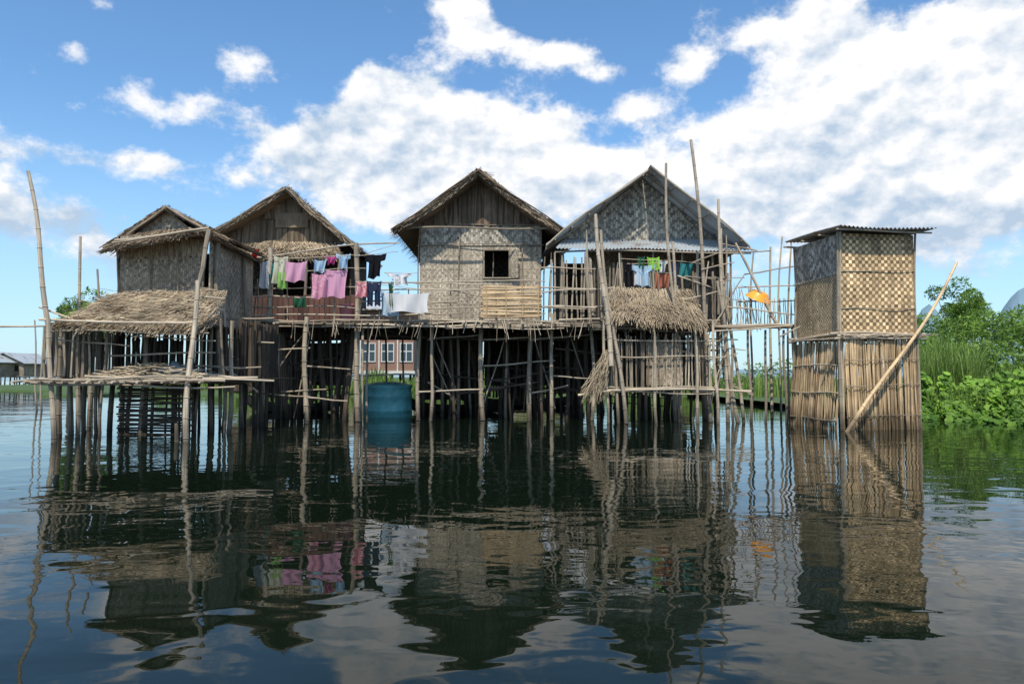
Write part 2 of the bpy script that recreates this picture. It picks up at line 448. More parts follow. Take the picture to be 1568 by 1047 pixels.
for (x0,y0,x1,y1,D) in [(360,572,425,575,22.6),(355,600,475,607,22.7),(465,608,532,614,22.7),(400,535,475,533,22.8),(355,524,400,521,22.8),(640,600,740,596,23.6),(655,520,740,512,23.7),(740,520,815,516,23.9),(815,520,905,512,23.9),(845,575,905,580,24),(350,549,420,556,22.7),
        (430,600,500,596,23.2),(905,505,1075,508,23.0),(1040,590,1150,602,23.2),(735,560,850,552,24),(655,585,700,612,24.2),(810,602,870,590,24.1),(460,560,545,566,23.4)]:
    mf.tube(G(x0,y0,D),G(x1,y1,D),.03,tint=U(.3,.9))
for (x0,y0,x1,y1,D) in [(398,600,475,500,23),(365,500,400,600,23.1),(660,500,700,600,24.4),(870,500,905,620,24.3),(560,430,545,520,23),(740,620,775,505,24.3),(815,505,850,625,24.3),(476,505,450,640,23.4),(700,635,660,540,24.3)]:
    mf.tube(G(x0,y0,D),G(x1,y1,D),.026,tint=U(.3,.9))
mf.obj('front_posts',M['bamboo'],deck)
mr=MB()
for (x0,y0,x1,y1) in [(355,487,395,484),(390,441,560,440),(390,455,480,455),(385,470,545,472),(545,432,742,431),(560,446,735,443),(550,462,740,466),(555,474,740,470),(640,452,740,457),(740,430,835,431),(735,486,835,480),
        (545,440,655,487),(600,428,740,455),(830,448,940,440),(380,484,640,481),(655,436,745,434),(650,480,742,478),(830,470,930,468),(620,465,700,462)]:
    D=22.85+U(-.1,.1); mr.tube(G(x0,y0,D),G(x1,y1,D),U(.016,.028),tint=U(.35,1),bend=.07)
for px in (388,398,440,512,600,628,690,760,800,828,868,885):
    a=G(px,490,22.9); mr.tube(a,a+Vector((U(-.12,.12),0,U(.9,1.35))),U(.022,.034),tint=U(.2,.9))
mr.obj('railing',M['bamboo'],deck)
mr=MB()
p0=G(738,486,22.8);p1=G(828,486,22.8)
zt=G(0,437,22.8).z
z=p0.z
while z<zt:
    mr.tube((p0.x+U(-.06,.06),22.8,z),(p1.x+U(-.05,.08),22.8+U(-.02,.02),z+U(-.04,.04)),U(.018,.03),tint=U(.1,1),node=False,bend=.03); z+=.043
for px in (745,775,800,824): q=G(px,486,22.76); mr.tube(q,(q.x+U(-.03,.03),22.76,zt+.05),.02,tint=.5)
mr.obj('cane_rail_panel',M['tan'],deck)
mb=MB()
for (x0,x1,y0,y1,D) in [(640,735,520,612,30.5),(742,840,515,590,31),(850,935,515,600,30),(350,460,515,600,30.8),(455,530,525,590,31.5),(930,1050,510,590,30.5),(770,810,540,620,28)]:
    a=G(x0,y1,D);c=G(x1,y0,D); mb.panel([a,(c.x,D,a.z),c,(a.x,D,c.z)],.03,(0,-1,0))
mb.obj('dark_fill_panels',M['wdark'],deck)  # dark mats added to darken the space under the deck
mb=MB()
for (x0,x1,y0,y1,D) in [(645,700,512,600,27),(690,760,512,560,29.2),(750,860,560,612,27.5),(850,930,508,560,28.2),(352,440,508,600,28),(410,480,560,612,26.5),(960,1075,508,600,27),(480,545,512,545,28)]:
    a=G(x0,y1,D);c=G(x1,y1,D); slats(mb,a,c,G(0,y0,D).z-a.z,w=.09,gap=.03,lean=.08,zj=.14,skip=.1)
mb.obj('dark_fill_slats',M['dark'],deck)  # dark slats added under the deck to dim the bright background

def gable_wall_strips(mb,base,roofz,x0,x1,y,w=.07,tint=(0,1)):
    x=x0
    while x<x1:
        z=roofz(x)
        if z>base+.05:
            zz=base+U(-.12,.03)
            mb.strip((x+U(-.01,.01),y-U(0,.03),zz),(x+U(-.05,.05),y-U(0,.03),z),w*U(.8,1.7),(1,U(-.25,.25),0),tint[0]+(tint[1]-tint[0])*R())
        x+=w*.55

# ---- House C (centre)
hc=empty('stilt_house',(-1.2,26.6,DZ))
Y=26.6; pk=G(733,262,25.8); eL=G(604,352,25.8); eR=G(860,352,25.8)
yb=33.0; x0=G(643,400,Y).x; x1=G(828,400,Y).x; zE=G(0,345,Y).z
ridge_z=pk.z
def rz(x): return ridge_z-.12-(abs(x-pk.x))*( (ridge_z-eL.z)/abs(eL.x-pk.x))
wl=G(742,425,Y); wr=G(779,384,Y); wx0,wx1,wz0,wz1=wl.x,wr.x,wl.z,wr.z
O=(x0,Y,DZ)
mb=MB()
def fpan(xa,xb,za,zb): mb.panel([(xa,Y,za),(xb,Y,za),(xb,Y,zb),(xa,Y,zb)],.05,(0,-1,0),O)
fpan(x0,wx0,DZ,zE-.02); fpan(wx1,x1,DZ,zE-.02); fpan(wx0,wx1,DZ,wz0); fpan(wx0,wx1,wz1,zE-.02)
mb.panel([(x0,yb-.8,DZ),(x0,Y+.05,DZ),(x0,Y+.05,zE),(x0,yb-.8,zE)],.05,(-1,0,0))
mb.panel([(x1,Y+.05,DZ),(x1,yb-.8,DZ),(x1,yb-.8,zE),(x1,Y+.05,zE)],.05,(1,0,0))
mb.panel([(x0,yb-.8,DZ),(x1,yb-.8,DZ),(x1,yb-.8,zE),(x0,yb-.8,zE)],.05,(0,1,0))
mb.obj('walls',M['wgrey'],hc)
mb=MB(); mb.panel([(x0+.05,Y-.035,zE-.78),(x1-.05,Y-.035,zE-.75),(x1-.05,Y-.035,zE-.02),(x0+.05,Y-.035,zE-.02)],.02,(0,-1,0)); mb.obj('upper_mat',M['wgrey2'],hc)
mb=MB(); mb.panel([(x0+.1,Y+1.6,DZ),(x1-.1,Y+1.6,DZ),(x1-.1,Y+1.6,zE+.6),(x0+.1,Y+1.6,zE+.6)],.03,(0,-1,0)); mb.obj('window_dark_backing',M['wdark'],hc)  # dark sheet added behind the window so the opening stays dark
mb=MB()
mb.panel([(x0,Y-.02,zE),(x1,Y-.02,zE),(x1,Y-.02,rz(x1)),(pk.x,Y-.02,rz(pk.x)),(x0,Y-.02,rz(x0))],.05,(0,-1,0))
gable_wall_strips(mb,zE+.05,rz,x0,x1,Y-.05,.08,(0,.95))
mb.obj('gable',M['brown'],hc)
mb=MB()
for zz in (zE-.03,zE-.78): mb.tube((x0-.1,Y-.06,zz),(x1+.1,Y-.06,zz+.03),.018,tint=.3)
for xx in (x0,x1,wx0-.9,wx1+.55): mb.tube((xx,Y-.06,DZ),(xx,Y-.06,zE+.1),.025,tint=.3)
mb.tube((eL.x+.4,25.95,eL.z+.1),(eR.x-.4,25.95,eR.z+.1),.04,tint=.2)
q=.04
mb.box((wx0-q,Y-.07,wz0-q),(wx0,Y+.05,wz1+q),.4); mb.box((wx1,Y-.07,wz0-q),(wx1+q,Y+.05,wz1+q),.4)
mb.box((wx0,Y-.072,wz1),(wx1,Y+.05,wz1+q),.3); mb.box((wx0-.08,Y-.10,wz0-q),(wx1+.08,Y-.002,wz0-.002),.6)
mb.tube((wx0+.3,Y+.2,wz0),(wx0+.32,Y+.2,wz1),.025,tint=.2)
mb.obj('frame_canes_and_window_frame',M['bamboo'],hc)
mb=MB(); mb.panel([(wx1+.06,Y-.08,wz0-.05),(wx1+.34,Y-.34,wz0-.05),(wx1+.34,Y-.34,wz1),(wx1+.06,Y-.08,wz1)],.03)
mb.obj('shutter',M['wgrey'],hc)
mb=MB()
yf=25.75
thatch(mb,(pk.x,yf,pk.z),(pk.x,yb,pk.z),(eL.x,yb,eL.z),(eL.x,yf,eL.z),2800,.24,.8,.35,rag=.28,sag=.1)
thatch(mb,(pk.x,yf,pk.z),(pk.x,yb,pk.z),(eR.x,yb,eR.z),(eR.x,yf,eR.z),2800,.24,.8,.35,rag=.28,sag=.1)
for i in range(260):
    y=U(yf-.1,yb); s_=random.choice((-1,1)); mb.strip((pk.x-s_*.1,y,pk.z+U(0,.14)),(pk.x+s_*U(.3,.6),y+U(-.1,.1),pk.z-U(.1,.35)),.05,(0,1,0),R()*.8)
mb.obj('thatched_roof',M['thatch'],hc)
mb=MB()
for e in (eL,eR):
    for dy in (0,-.07):
        mb.tube((pk.x-(e.x-pk.x)*.02,yf-.05+dy,pk.z-.06-dy),(e.x+(e.x-pk.x)*.02,yf-.05+dy,e.z-.06-dy),.03,tint=.3)
    for k in range(5):
        tt=k/5+.1; mb.tube((pk.x+(e.x-pk.x)*tt,yf-.15,pk.z+(e.z-pk.z)*tt-.12),(pk.x+(e.x-pk.x)*tt,Y+.3,pk.z+(e.z-pk.z)*tt-.12),.03,tint=.2)
mb.obj('bargeboards',M['brown'],hc)

# ---- House B (left-centre)
hb=empty('stilt_house',(-8,26.6,DZ))
pk=G(440,288,25.9); eL=G(322,358,25.9); eR=G(551,382,25.9); yb=29.8; yf=25.85
def rzb(x):
    e=eL if x<pk.x else eR
    return pk.z-.1-abs(x-pk.x)*(pk.z-e.z)/abs(e.x-pk.x)
x0=G(338,400,Y).x; x1=G(538,400,Y).x; zE=G(0,372,Y).z
mb=MB(); mb.panel([(x0,Y,zE),(x1,Y,zE),(x1,Y,max(rzb(x1),zE+.02)),(pk.x,Y,rzb(pk.x)),(x0,Y,rzb(x0))],.05,(0,-1,0))
mb.obj('gable_mat',M['wold'],hb)
mb=MB()
for zz0,zz1,dy in ((zE,1.15,.04),(zE+.95,99,.10)):
    gable_wall_strips(mb,zz0,lambda x:min(rzb(x),zE+zz1) if rzb(x)>zz0+.15 else 0,x0,x1,Y-dy,.10,(.05,.6))
mb.panel([(pk.x-.6,Y-.14,zE+.55),(pk.x+.6,Y-.14,zE+.55),(pk.x+.6,Y-.14,zE+1.1),(pk.x-.6,Y-.14,zE+1.1)],.02,(0,-1,0))
mb.obj('gable_bark',M['thatch'],hb)
mb=MB()
mb.panel([(x0,Y+.6,DZ),(pk.x-.5,Y+.6,DZ),(pk.x-.5,Y+.6,zE),(x0,Y+.6,zE)],.05,(0,-1,0))
mb.panel([(pk.x+.5,Y+.6,DZ),(x1,Y+.6,DZ),(x1,Y+.6,zE),(pk.x+.5,Y+.6,zE)],.05,(0,-1,0))
mb.panel([(x0,yb-.4,DZ),(x0,Y,DZ),(x0,Y,zE),(x0,yb-.4,zE)],.05,(-1,0,0))
mb.panel([(x1,Y,DZ),(x1,yb-.4,DZ),(x1,yb-.4,zE-.3),(x1,Y,zE-.3)],.05,(1,0,0))
mb.panel([(x0,yb-.4,DZ),(x1,yb-.4,DZ),(x1,yb-.4,zE),(x0,yb-.4,zE)],.05,(0,1,0))
mb.obj('walls',M['wdark'],hb)
mb=MB()
thatch(mb,(pk.x,yf,pk.z),(pk.x,yb,pk.z),(eL.x,yb,eL.z),(eL.x,yf,eL.z),1500,.20,.7,.25,rag=.35,sag=.08)
thatch(mb,(pk.x,yf,pk.z),(pk.x,yb,pk.z),(eR.x,yb,eR.z),(eR.x,yf,eR.z),1500,.20,.7,.25,rag=.35,sag=.08)
mb.obj('thatched_roof',M['thatch'],hb)
mb=MB()
a=G(345,372,26.4);c=G(510,372,26.4);e=G(525,394,24.9);f=G(328,392,24.9)
thatch(mb,a,c,e,f,3400,.16,.6,.3,w=.026,mess=.12,tl=(0,.75))
mb.obj('awning',M['straw'],hb)
mb=MB()
for e in (eL,eR): mb.tube((pk.x,yf-.08,pk.z-.05),(e.x,yf-.08,e.z-.05),.035,tint=.2)
for px,py in ((375,392),(415,392),(548,380),(352,392),(470,392),(520,395)):
    a=G(px,py,24.9); mb.tube((a.x,a.y,DZ),a,.055,tint=U(0,.6))
mb.tube(G(345,398,24.8),G(610,372,24.8),.035,tint=.6)
mb.obj('porch_posts',M['bamboo'],hb)
mb=MB()
p=G(378,486,24.2);q=G(548,486,24.2); zt=G(0,452,24.2).z
x=p.x
while x<q.x:
    mb.box((x,24.2,DZ),(x+.16,24.225,zt+U(-.03,.03)),R()); x+=.175
mb.obj('plank_parapet',M['red'],hb)

# ---- House D (right)
hd=empty('stilt_house',(4.8,26.6,DZ))
pk=G(990,262,25.6); eL=G(836,376,25.6); eR=G(1137,382,25.6); yb=32; yf=25.35
x0=G(858,400,Y).x; x1=G(1112,400,Y).x; zE=G(0,372,Y).z
def rzd(x):
    e=eL if x<pk.x else eR
    return pk.z-.07-abs(x-pk.x)*(pk.z-e.z)/abs(e.x-pk.x)
mb=MB(); mb.panel([(x0,Y-.2,zE),(x1,Y-.2,zE),(x1,Y-.2,rzd(x1)),(pk.x,Y-.2,rzd(pk.x)),(x0,Y-.2,rzd(x0))],.05,(0,-1,0))
mb.obj('gable',M['wgrey2'],hd)
mb=MB()
xa=G(905,400,Y).x
mb.panel([(xa,Y+.9,DZ),(x1,Y+.9,DZ),(x1,Y+.9,zE),(xa,Y+.9,zE)],.05,(0,-1,0))
mb.panel([(x0,yb-.4,DZ),(x0,Y,DZ),(x0,Y,zE),(x0,yb-.4,zE)],.05,(-1,0,0))
mb.panel([(x1,Y,DZ),(x1,yb-.4,DZ),(x1,yb-.4,zE),(x1,Y,zE)],.05,(1,0,0))
mb.panel([(x0,yb-.4,DZ),(x1,yb-.4,DZ),(x1,yb-.4,zE),(x0,yb-.4,zE)],.05,(0,1,0))
mb.obj('walls',M['wold'],hd)
mb=MB()
corrugated(mb,(pk.x,yf,pk.z),(pk.x,yb,pk.z),(eL.x,yb,eL.z),(eL.x,yf,eL.z))
corrugated(mb,(pk.x,yf-.5,pk.z+.01),(pk.x,yb,pk.z+.01),(eR.x,yb,eR.z),(eR.x,yf-.5,eR.z))
a=G(868,366,26.5);c=G(1120,366,26.5);e=G(1156,384,25.0);f=G(850,380,25.0)
corrugated(mb,a,c,e,f,.11,.028)
mb.obj('corrugated_roof',M['metal'],hd)
mb=MB()
for e,o in ((eL,0),(eR,.5)):
    mb.tube((pk.x,yf-.06-o,pk.z-.05),(e.x,yf-.06-o,e.z-.05),.04,tint=.6)
    mb.tube((pk.x,yf+.35,pk.z-.11),(e.x,yf+.35,e.z-.11),.03,tint=.4)
    for k in range(6):
        tt=k/6+.08; mb.tube((pk.x+(e.x-pk.x)*tt,yf-.1-o,pk.z+(e.z-pk.z)*tt-.07),(pk.x+(e.x-pk.x)*tt,Y+.2,pk.z+(e.z-pk.z)*tt-.07),.025,tint=.5)
for px in (862,900,950,1000,1045,1090,1118):
    a=G(px,384,25.3); mb.tube((a.x,a.y,DZ),(a.x,a.y,a.z-.03),.045,tint=U(.1,.8))
mb.tube(G(850,386,25.1),G(1150,388,25.1),.035,tint=.5)
mb.obj('roof_poles',M['bamboo'],hd)
mb=MB()
slats(mb,G(832,487,24.6),G(908,487,24.6),G(0,402,24.6).z-DZ,w=.07,gap=.07,lean=.1,zj=.16)
slats(mb,G(905,487,25.4),G(960,487,25.4),1.9,w=.07,gap=.05,lean=.05,zj=.1,tint=(0,.5))
slats(mb,G(1060,487,25.0),G(1120,487,25.0),1.5,w=.07,gap=.06,lean=.05,zj=.15,tint=(0,.6))
for py in (410,440,470): mb.tube(G(828,py,24.5),G(912,py+2,24.5),.028,tint=.6)
mb.obj('slat_walls',M['bamboo'],hd)

aw=empty('thatched_fowl_pen',(4,22.5,2.5))
mb=MB()
thatch(mb,G(938,441,23.6),G(1055,443,23.6),G(1078,496,22.1),G(930,484,22.1),4200,.12,.6,.4,w=.022,mess=.15,tl=(0,.5))
mb.obj('thatch_cover',M['straw'],aw)
mb=MB()
a=G(936,600,22.4);bq=G(1090,600,22.4); hh=G(0,516,22.4).z-a.z
slats(mb,a,bq,hh,w=.055,gap=.06,lean=.08,zj=.16)
slats(mb,a+Vector((0,1.6,0)),bq+Vector((0,1.6,0)),hh,w=.08,gap=.04,lean=.04,tint=(0,.5))
for py in (520,545,592,600): mb.tube(G(925,py,22.3),G(1100,py+2,22.3),.026,tint=.7)
for px in (925,942,1000,1062,1092): 
    q=G(px,490,22.2); mb.tube((q.x+.1,q.y,-.4),q,.05,tint=U(.4,1))
mb.tube(G(912,598,22.2),G(1150,600,22.2),.04,tint=.8)
mb.obj('bamboo_bars',M['bamboo'],aw)
mb=MB(); a=G(990,590,22.5);c=G(1045,520,22.5); mb.panel([a,(c.x,a.y,a.z),c,(a.x,a.y,c.z)],.02,(0,-1,0)); 
mb.obj('woven_side',M['wold'],aw)
rb=empty('reed_bundle',(3,22,1.4)); mb=MB()
for i in range(120):
    a=G(928+U(-6,6),545+U(-10,25),22.1+U(-.15,.15)); c=G(900+U(-12,26),603+U(-12,16),21.9+U(-.2,.2))
    mb.tube(a,c,.010,.004,seg=4,bend=.12,node=False,tint=R()*.7)
mb.tube(G(885,605,22),G(935,598,22),.04)
mb.obj('reeds',M['straw'],rb)

def pole(name,pa,pb,D0,D1=None,r=.045,water=False,mat='bamboo',tint=None):
    D1=D1 or D0
    a=G(pa[0],pa[1],D0); bq=G(pb[0],pb[1],D1)
    if water:
        tt=(a.z+.4)/(a.z-bq.z) if abs(a.z-bq.z)>1e-3 else 1; bq=a+(bq-a)*tt
    mb=MB(); mb.tube(bq,a,r,r*.65,seg=9,tint=U(.4,.9) if tint is None else tint); return mb.obj(name,M[mat])
for pa,pb,D,r in [((912,328),(936,560),22.0,.08),((920,352),(958,650),22.1,.065),((1020,250),(1040,640),23.0,.06),((1058,214),(1088,640),22.7,.07),((1100,305),(1114,645),22.6,.065),
    ((1104,350),(1138,642),22.9,.055),((1098,430),(1130,640),22.5,.065),((1068,385),(1084,640),23.3,.065),((1030,370),(1036,640),23.4,.065),((898,352),(905,500),23.5,.04),
    ((1154,385),(1150,632),24.0,.04),((1180,378),(1182,625),24.5,.05),((1198,362),(1196,630),25,.04),((1212,368),(1210,632),24,.04),((1126,372),(1195,505),22.6,.055),
    ((1085,400),(1060,640),23.1,.035),((1112,360),(1100,560),22.8,.035),((1140,420),(1092,500),22.5,.03)]:
    pole('bamboo_pole',pa,pb,D,None,r,water=(pb[1]>600))
sc=empty('bamboo_scaffold',(5,23,3)); mb=MB()
for i in range(16):
    px=U(880,1135); D=U(22.7,24); a=G(px,U(385,450),D); c=G(px+U(-10,14),U(500,600),D); mb.tube(c,a,U(.014,.032),tint=U(.1,.9))
for i in range(12):
    px=U(1035,1090); py=U(400,600); D=U(22.5,23.2); mb.tube(G(px,py,D),G(px+U(40,85),py+U(-18,18),D),U(.014,.026),tint=U(.2,1))
for i in range(6):
    px=U(1060,1120); mb.tube(G(px,U(480,520),22.8),G(px+U(-45,45),U(590,640),22.8),.022,tint=U(.2,1))
mb.obj('canes',M['bamboo'],sc)
pole('leaning_pole',(1465,402),(1297,662),20.3,19.05,.055,True,'tan',.75)
pole('bamboo_pole',(43,262),(74,500),16.9,16.9,.06)
pole('bamboo_pole',(123,362),(131,660),18.5,18.5,.05,True)
pole('bamboo_pole',(149,412),(153,660),18.6,18.6,.04,True)
pole('bamboo_pole',(53,490),(56,575),30,30,.04,True)
pole('bamboo_pole',(67,500),(66,575),30,30,.04,True)
pole('mooring_post',(270,648),(271,680),16.3,16.3,.06,True)

# ---- walkway ramp to outhouse
rp=empty('bamboo_ramp',(7.5,22.5,3))
mb=MB()
for k in range(9):
    D=22.3+k*.13
    mb.tube(G(1090,500,D),G(1225,500,D)+Vector((0,0,U(-.03,.05))),.04,tint=U(.2,1))
for (x0,y0,x1,y1,D) in [(1090,507,1226,497,22.2),(1110,385,1180,384,22.8),(1130,440,1218,437,23),(1130,462,1218,460,23),(1110,470,1220,482,22.5),(1100,372,1160,384,23),(1140,420,1215,408,23.5),(1195,515,1225,500,21),(1120,590,1150,604,22.6),(1060,600,1150,598,22.3)]:
    mb.tube(G(x0,y0,D),G(x1,y1,D),.026,tint=U(.3,1))
for px,py in ((1120,505),(1145,505),(1172,505),(1200,505),(1213,500)):
    q=G(px,py,22.4+U(0,.7)); mb.tube((q.x+U(-.1,.1),q.y,-.4),q,.045,tint=U(.2,.8))
mb.obj('canes',M['bamboo'],rp)
mb=MB(); slats(mb,G(1128,500,23.3),G(1218,500,23.3),.9,w=.03,gap=.06,lean=.05,zj=.05,tint=(.3,1))
slats(mb,G(1120,500,23.0),G(1165,500,23.0),1.25,w=.02,gap=.04,lean=.3,zj=.2,tint=(0,.6))
mb.obj('lattice',M['tan'],rp)

def lathe(name,prof,loc,rot,mat,seg=24):
    vs=[];fs=[];uv=[]
    for r,z in prof:
        for j in range(seg): a=2*math.pi*j/seg; vs.append((r*math.cos(a),r*math.sin(a),z)); uv.append((j/seg,z))
    for i in range(len(prof)-1):
        for j in range(seg): j2=(j+1)%seg; fs.append((i*seg+j,i*seg+j2,(i+1)*seg+j2,(i+1)*seg+j))
    mb=MB(); mb.add(vs,fs,uv,.5); o=mb.obj(name,mat,None,True); o.location=loc; o.rotation_euler=rot; return o
m_or=mat_plain('orange_plastic',(.80,.33,.035),.35,.15); m_pk=mat_plain('pink_plastic',(.55,.22,.25),.4,.15)
bprof=[(.0,0),(.22,0),(.25,.015),(.36,.22),(.41,.23),(.41,.245),(.35,.245),(.23,.03),(0,.03)]
lathe('plastic_basin',bprof,G(1165,447,22.75),(math.radians(-158),math.radians(18),0),m_or)
g=G(525,487,22.7); bk=lathe('plastic_bucket',[(0,.0),(.2,0),(.22,.02),(.265,.5),(.29,.51),(.29,.54),(.255,.54),(.2,.04),(0,.04)],(g.x,23.3,DZ+.01),(0,0,0),m_pk)

# ---- Outhouse
oh=empty('bamboo_outhouse',(9,19.6,0))
Fc=Vector((9.02,19.6,0)); an=math.radians(8)
e1=Vector((math.cos(an),math.sin(an),0)); e2=Vector((-math.sin(an),math.cos(an),0)); up=Vector((0,0,1))
Wd,Dp=2.2,2.35; zt=G(0,357,19.6).z; zm=G(0,517,19.6).z
def Q(u,v,z): return Fc+e1*u+e2*v+up*z
nf=-e2; nl=-e1
mb=MB()
mb.panel([Q(0,0,zm),Q(Wd,0,zm),Q(Wd,0,zt),Q(0,0,zt)],.03,nf)
mb.panel([Q(Wd,0,zm),Q(Wd,Dp,zm),Q(Wd,Dp,zt),Q(Wd,0,zt)],.03,e1)
mb.panel([Q(0,Dp,zm),Q(Wd,Dp,zm),Q(Wd,Dp,zt),Q(0,Dp,zt)],.03,e2)
mb.obj('front_woven_wall',M['wtan'],oh)
zmid=G(0,425,20.5).z
mb=MB(); mb.panel([Q(0,Dp,zm),Q(0,.02,zm),Q(0,.02,zmid),Q(0,Dp,zmid)],.03,nl); mb.obj('side_wall_lower',M['wtan2'],oh)
mb=MB(); mb.panel([Q(-.015,Dp,zmid-.05),Q(-.015,.02,zmid),Q(-.015,.02,zt),Q(-.015,Dp,zt)],.03,nl); mb.obj('side_wall_upper',M['wgrey2'],oh)
mb=MB()
def slat_line(p,q,ztop,zb=-.3,w=.07,tint=(0,1),flare=.06,nv=None,r=None):
    L=(q-p).length; n=int(L/w); 
    for i in range(n+1):
        b=p.lerp(q,i/n); o=nv*(flare*(1+.5*mnoise.noise((i*.15,p.x,0))))
        side=(q-p).normalized()
        mb.tube(b+o+up*zb+side*U(-.05,.05)+nv*U(0,.03),b+up*(ztop+U(-.10,.06))+side*U(-.03,.03),(r or w*.5)*U(.5,1.15),seg=5,bend=.035,node=False,tint=min(1,max(0,tint[0]+(tint[1]-tint[0])*(R()*.75+.5*mnoise.noise((i*.09,p.y,2))+.15))))
slat_line(Q(0,-.03,0),Q(Wd,-.03,0),zm,nv=nf,w=.05,tint=(.15,1))
slat_line(Q(0,-.0,0),Q(Wd,-.0,0),zm,nv=nf,w=.08,tint=(0,.4),flare=.02)
slat_line(Q(Wd+.03,0,0),Q(Wd+.03,Dp,0),zm,nv=e1,w=.09)
slat_line(Q(0,Dp,0),Q(Wd,Dp,0),zm,nv=e2,w=.09)
slat_line(Q(-.03,0,0),Q(-.03,Dp,0),zm,nv=nl,w=.05,tint=(0,.9),flare=.2)
mb.obj('lower_slats',M['tan'],oh)
mb=MB()
for i in range(3): z=.25+.75*i; mb.tube(Q(-.24+.06*i,-.05,z),Q(-.24+.06*i,Dp,z),.02,tint=.8)
for u,v in ((-.03,-.06),(Wd+.03,-.05),(-.03,Dp),(Wd,Dp),(-.08,-.02)):
    mb.tube(Q(u,v,-.4),Q(u,v,zt+.03),.038,tint=U(.3,.7))
for k,(z,o) in enumerate(((zm+.05,.09),(zm-.03,.1),(zm+.10,.06))):
    mb.tube(Q(-.2-.1*k,-o,z),Q(Wd+.25,-o,z+.02),.035,tint=U(.3,1)); mb.tube(Q(-o,-.25,z+.03),Q(-o,Dp+.3,z),.035,tint=U(.3,1))
for z in (.35,1.2,1.9): mb.tube(Q(0,-.13,z),Q(Wd,-.13,z+.05),.012,tint=.4)
for z in (zt-.12,zt-1.05,zm+.8): mb.tube(Q(0,-.02,z),Q(Wd,-.02,z+.04),.012,tint=.6)
for i in range(22): 
    u=U(-.1,Wd); mb.tube(Q(u,-.14,zm+U(-.04,.12)),Q(u+U(.2,.7),-.15,zm+U(-.06,.14)),.014,tint=U(.2,1))
for v in (-.28,.6,1.5,Dp+.15): mb.tube(Q(-.28,v,zt+.05),Q(Wd+.35,v,zt+.02),.03,tint=.5)
mb.obj('corner_posts',M['bamboo'],oh)
mb=MB(); corrugated(mb,Q(-.22,Dp+.25,zt+.22),Q(Wd+.4,Dp+.25,zt+.2),Q(Wd+.42,-.4,zt+.10),Q(-.25,-.4,zt+.12),.12,.03)
mb.obj('corrugated_roof',M['metal'],oh)

# ------------------------------------------------------------ House A (far left)
ha=empty('stilt_house',(-9.3,19,3))
YA=19.0; xa0=G(181,400,YA).x; xa1=G(313,400,YA).x; zf=2.95; ze=G(0,362,YA).z
mb=MB()
mb.panel([(xa0,YA,zf),(xa1,YA,zf),(xa1,YA,ze+.1),(xa0,YA,ze)],.04,(0,-1,0))
mb.panel([(xa0,21.8,zf),(xa0,YA,zf),(xa0,YA,ze),(xa0,21.8,ze)],.04,(-1,0,0))
mb.panel([(xa0,21.8,zf),(xa1,21.8,zf),(xa1,21.8,ze),(xa0,21.8,ze)],.04,(0,1,0))
mb.panel([(xa1+.25,YA-.2,zf-.2),(xa1+.25,21.9,zf-.2),(xa1+.25,21.9,ze-.05),(xa1+.25,YA-.2,ze-.05)],.04,(1,0,0))
mb.obj('walls',M['wold'],ha)
mb=MB()
for i in range(600):
    x=U(xa0-.02,xa1); z=ze+U(-.02,.05)-.12; mb.strip((x,YA-.03-U(0,.04),z),(x+U(-.03,.03),YA-.05-U(0,.05),z-U(.2,.5)),.022,(1,0,0),R()*.7)
mb.obj('wall_fringe',M['straw'],ha)
pk=G(255,318,19.7); 
mb=MB()
eLx=G(192,366,19.7).x; eRx=-7.78; ezz=G(0,364,19.7).z
thatch(mb,(pk.x,19.6,pk.z),(pk.x,22.4,pk.z),(eLx-.5,22.4,ezz-.25),(eLx-.5,19.6,ezz-.25),900,.12,.6,.2,rag=.35)
thatch(mb,(pk.x,19.6,pk.z),(pk.x,22.4,pk.z),(eRx,22.4,ezz-.05),(eRx,19.6,ezz-.05),900,.12,.6,.2,rag=.35)
thatch(mb,G(195,357,19.7),G(308,348,19.7),G(320,354,18.3),G(157,384,18.3),1500,.10,.5,.2,w=.025)
thatch(mb,(xa1-.2,18.5,5.32),(xa1-.2,22,5.3),(-7.72,22,4.98),(-7.72,18.3,5.08),700,.1,.4,.2)
mb.obj('thatched_roof',M['thatch'],ha)
mb=MB(); zb=G(0,356,19.75).z
mb.panel([(pk.x-1.1,19.8,zb-.2),(pk.x+1.0,19.8,zb-.2),(pk.x,19.8,pk.z-.05)],.03,(0,-1,0)); mb.obj('gable',M['wold'],ha)
mb=MB()
mb.tube(G(176,368,18.2),G(320,349,18.2),.035,tint=.7); mb.tube(G(172,372,18.2),G(318,353,18.2),.025,tint=.5)
for a,c in (((256,316),(190,364)),((254,316),(312,350))): mb.tube(G(*a,19.5),G(*c,19.5),.03,tint=.3)
for px in (181,232,275,312): q=G(px,360,18.95); mb.tube((q.x,18.93,zf),(q.x,18.93,ze),.025,tint=.3)
mb.tube(G(320,352,17.6),G(303,440,17.2),.06,tint=.3); mb.tube(G(334,372,19),G(337,640,19),.06,tint=.3); mb.tube(G(373,395,21),G(374,600,21),.06,tint=.2)
q=G(303,430,16.8); bq=G(287,675,16.2); bq.z=-.4; mb.tube(bq,q,.068,.055,seg=9,tint=.8)
q=G(74,488,16.6); bq=G(84,676,16.2); bq.z=-.4; mb.tube(bq,q,.06,tint=.6)
for px,D in ((96,17.6),(130,18.4),(150,18.6),(178,18.6),(205,19),(240,19.3),(262,18.8),(308,18.4),(325,18.9),(345,20),(372,20.5),(140,20),(190,21),(230,21),(280,21),(320,21.3),(110,18.2),(122,17.3),(222,18),(296,19.5),(355,18.6),(165,17.4),(338,17.8)):
    q=G(px,500,D); mb.tube((q.x+U(-.12,.12),D,-.4),(q.x,D,2.9),U(.035,.07),tint=U(.05,.6))
mb.obj('posts',M['bamboo'],ha)
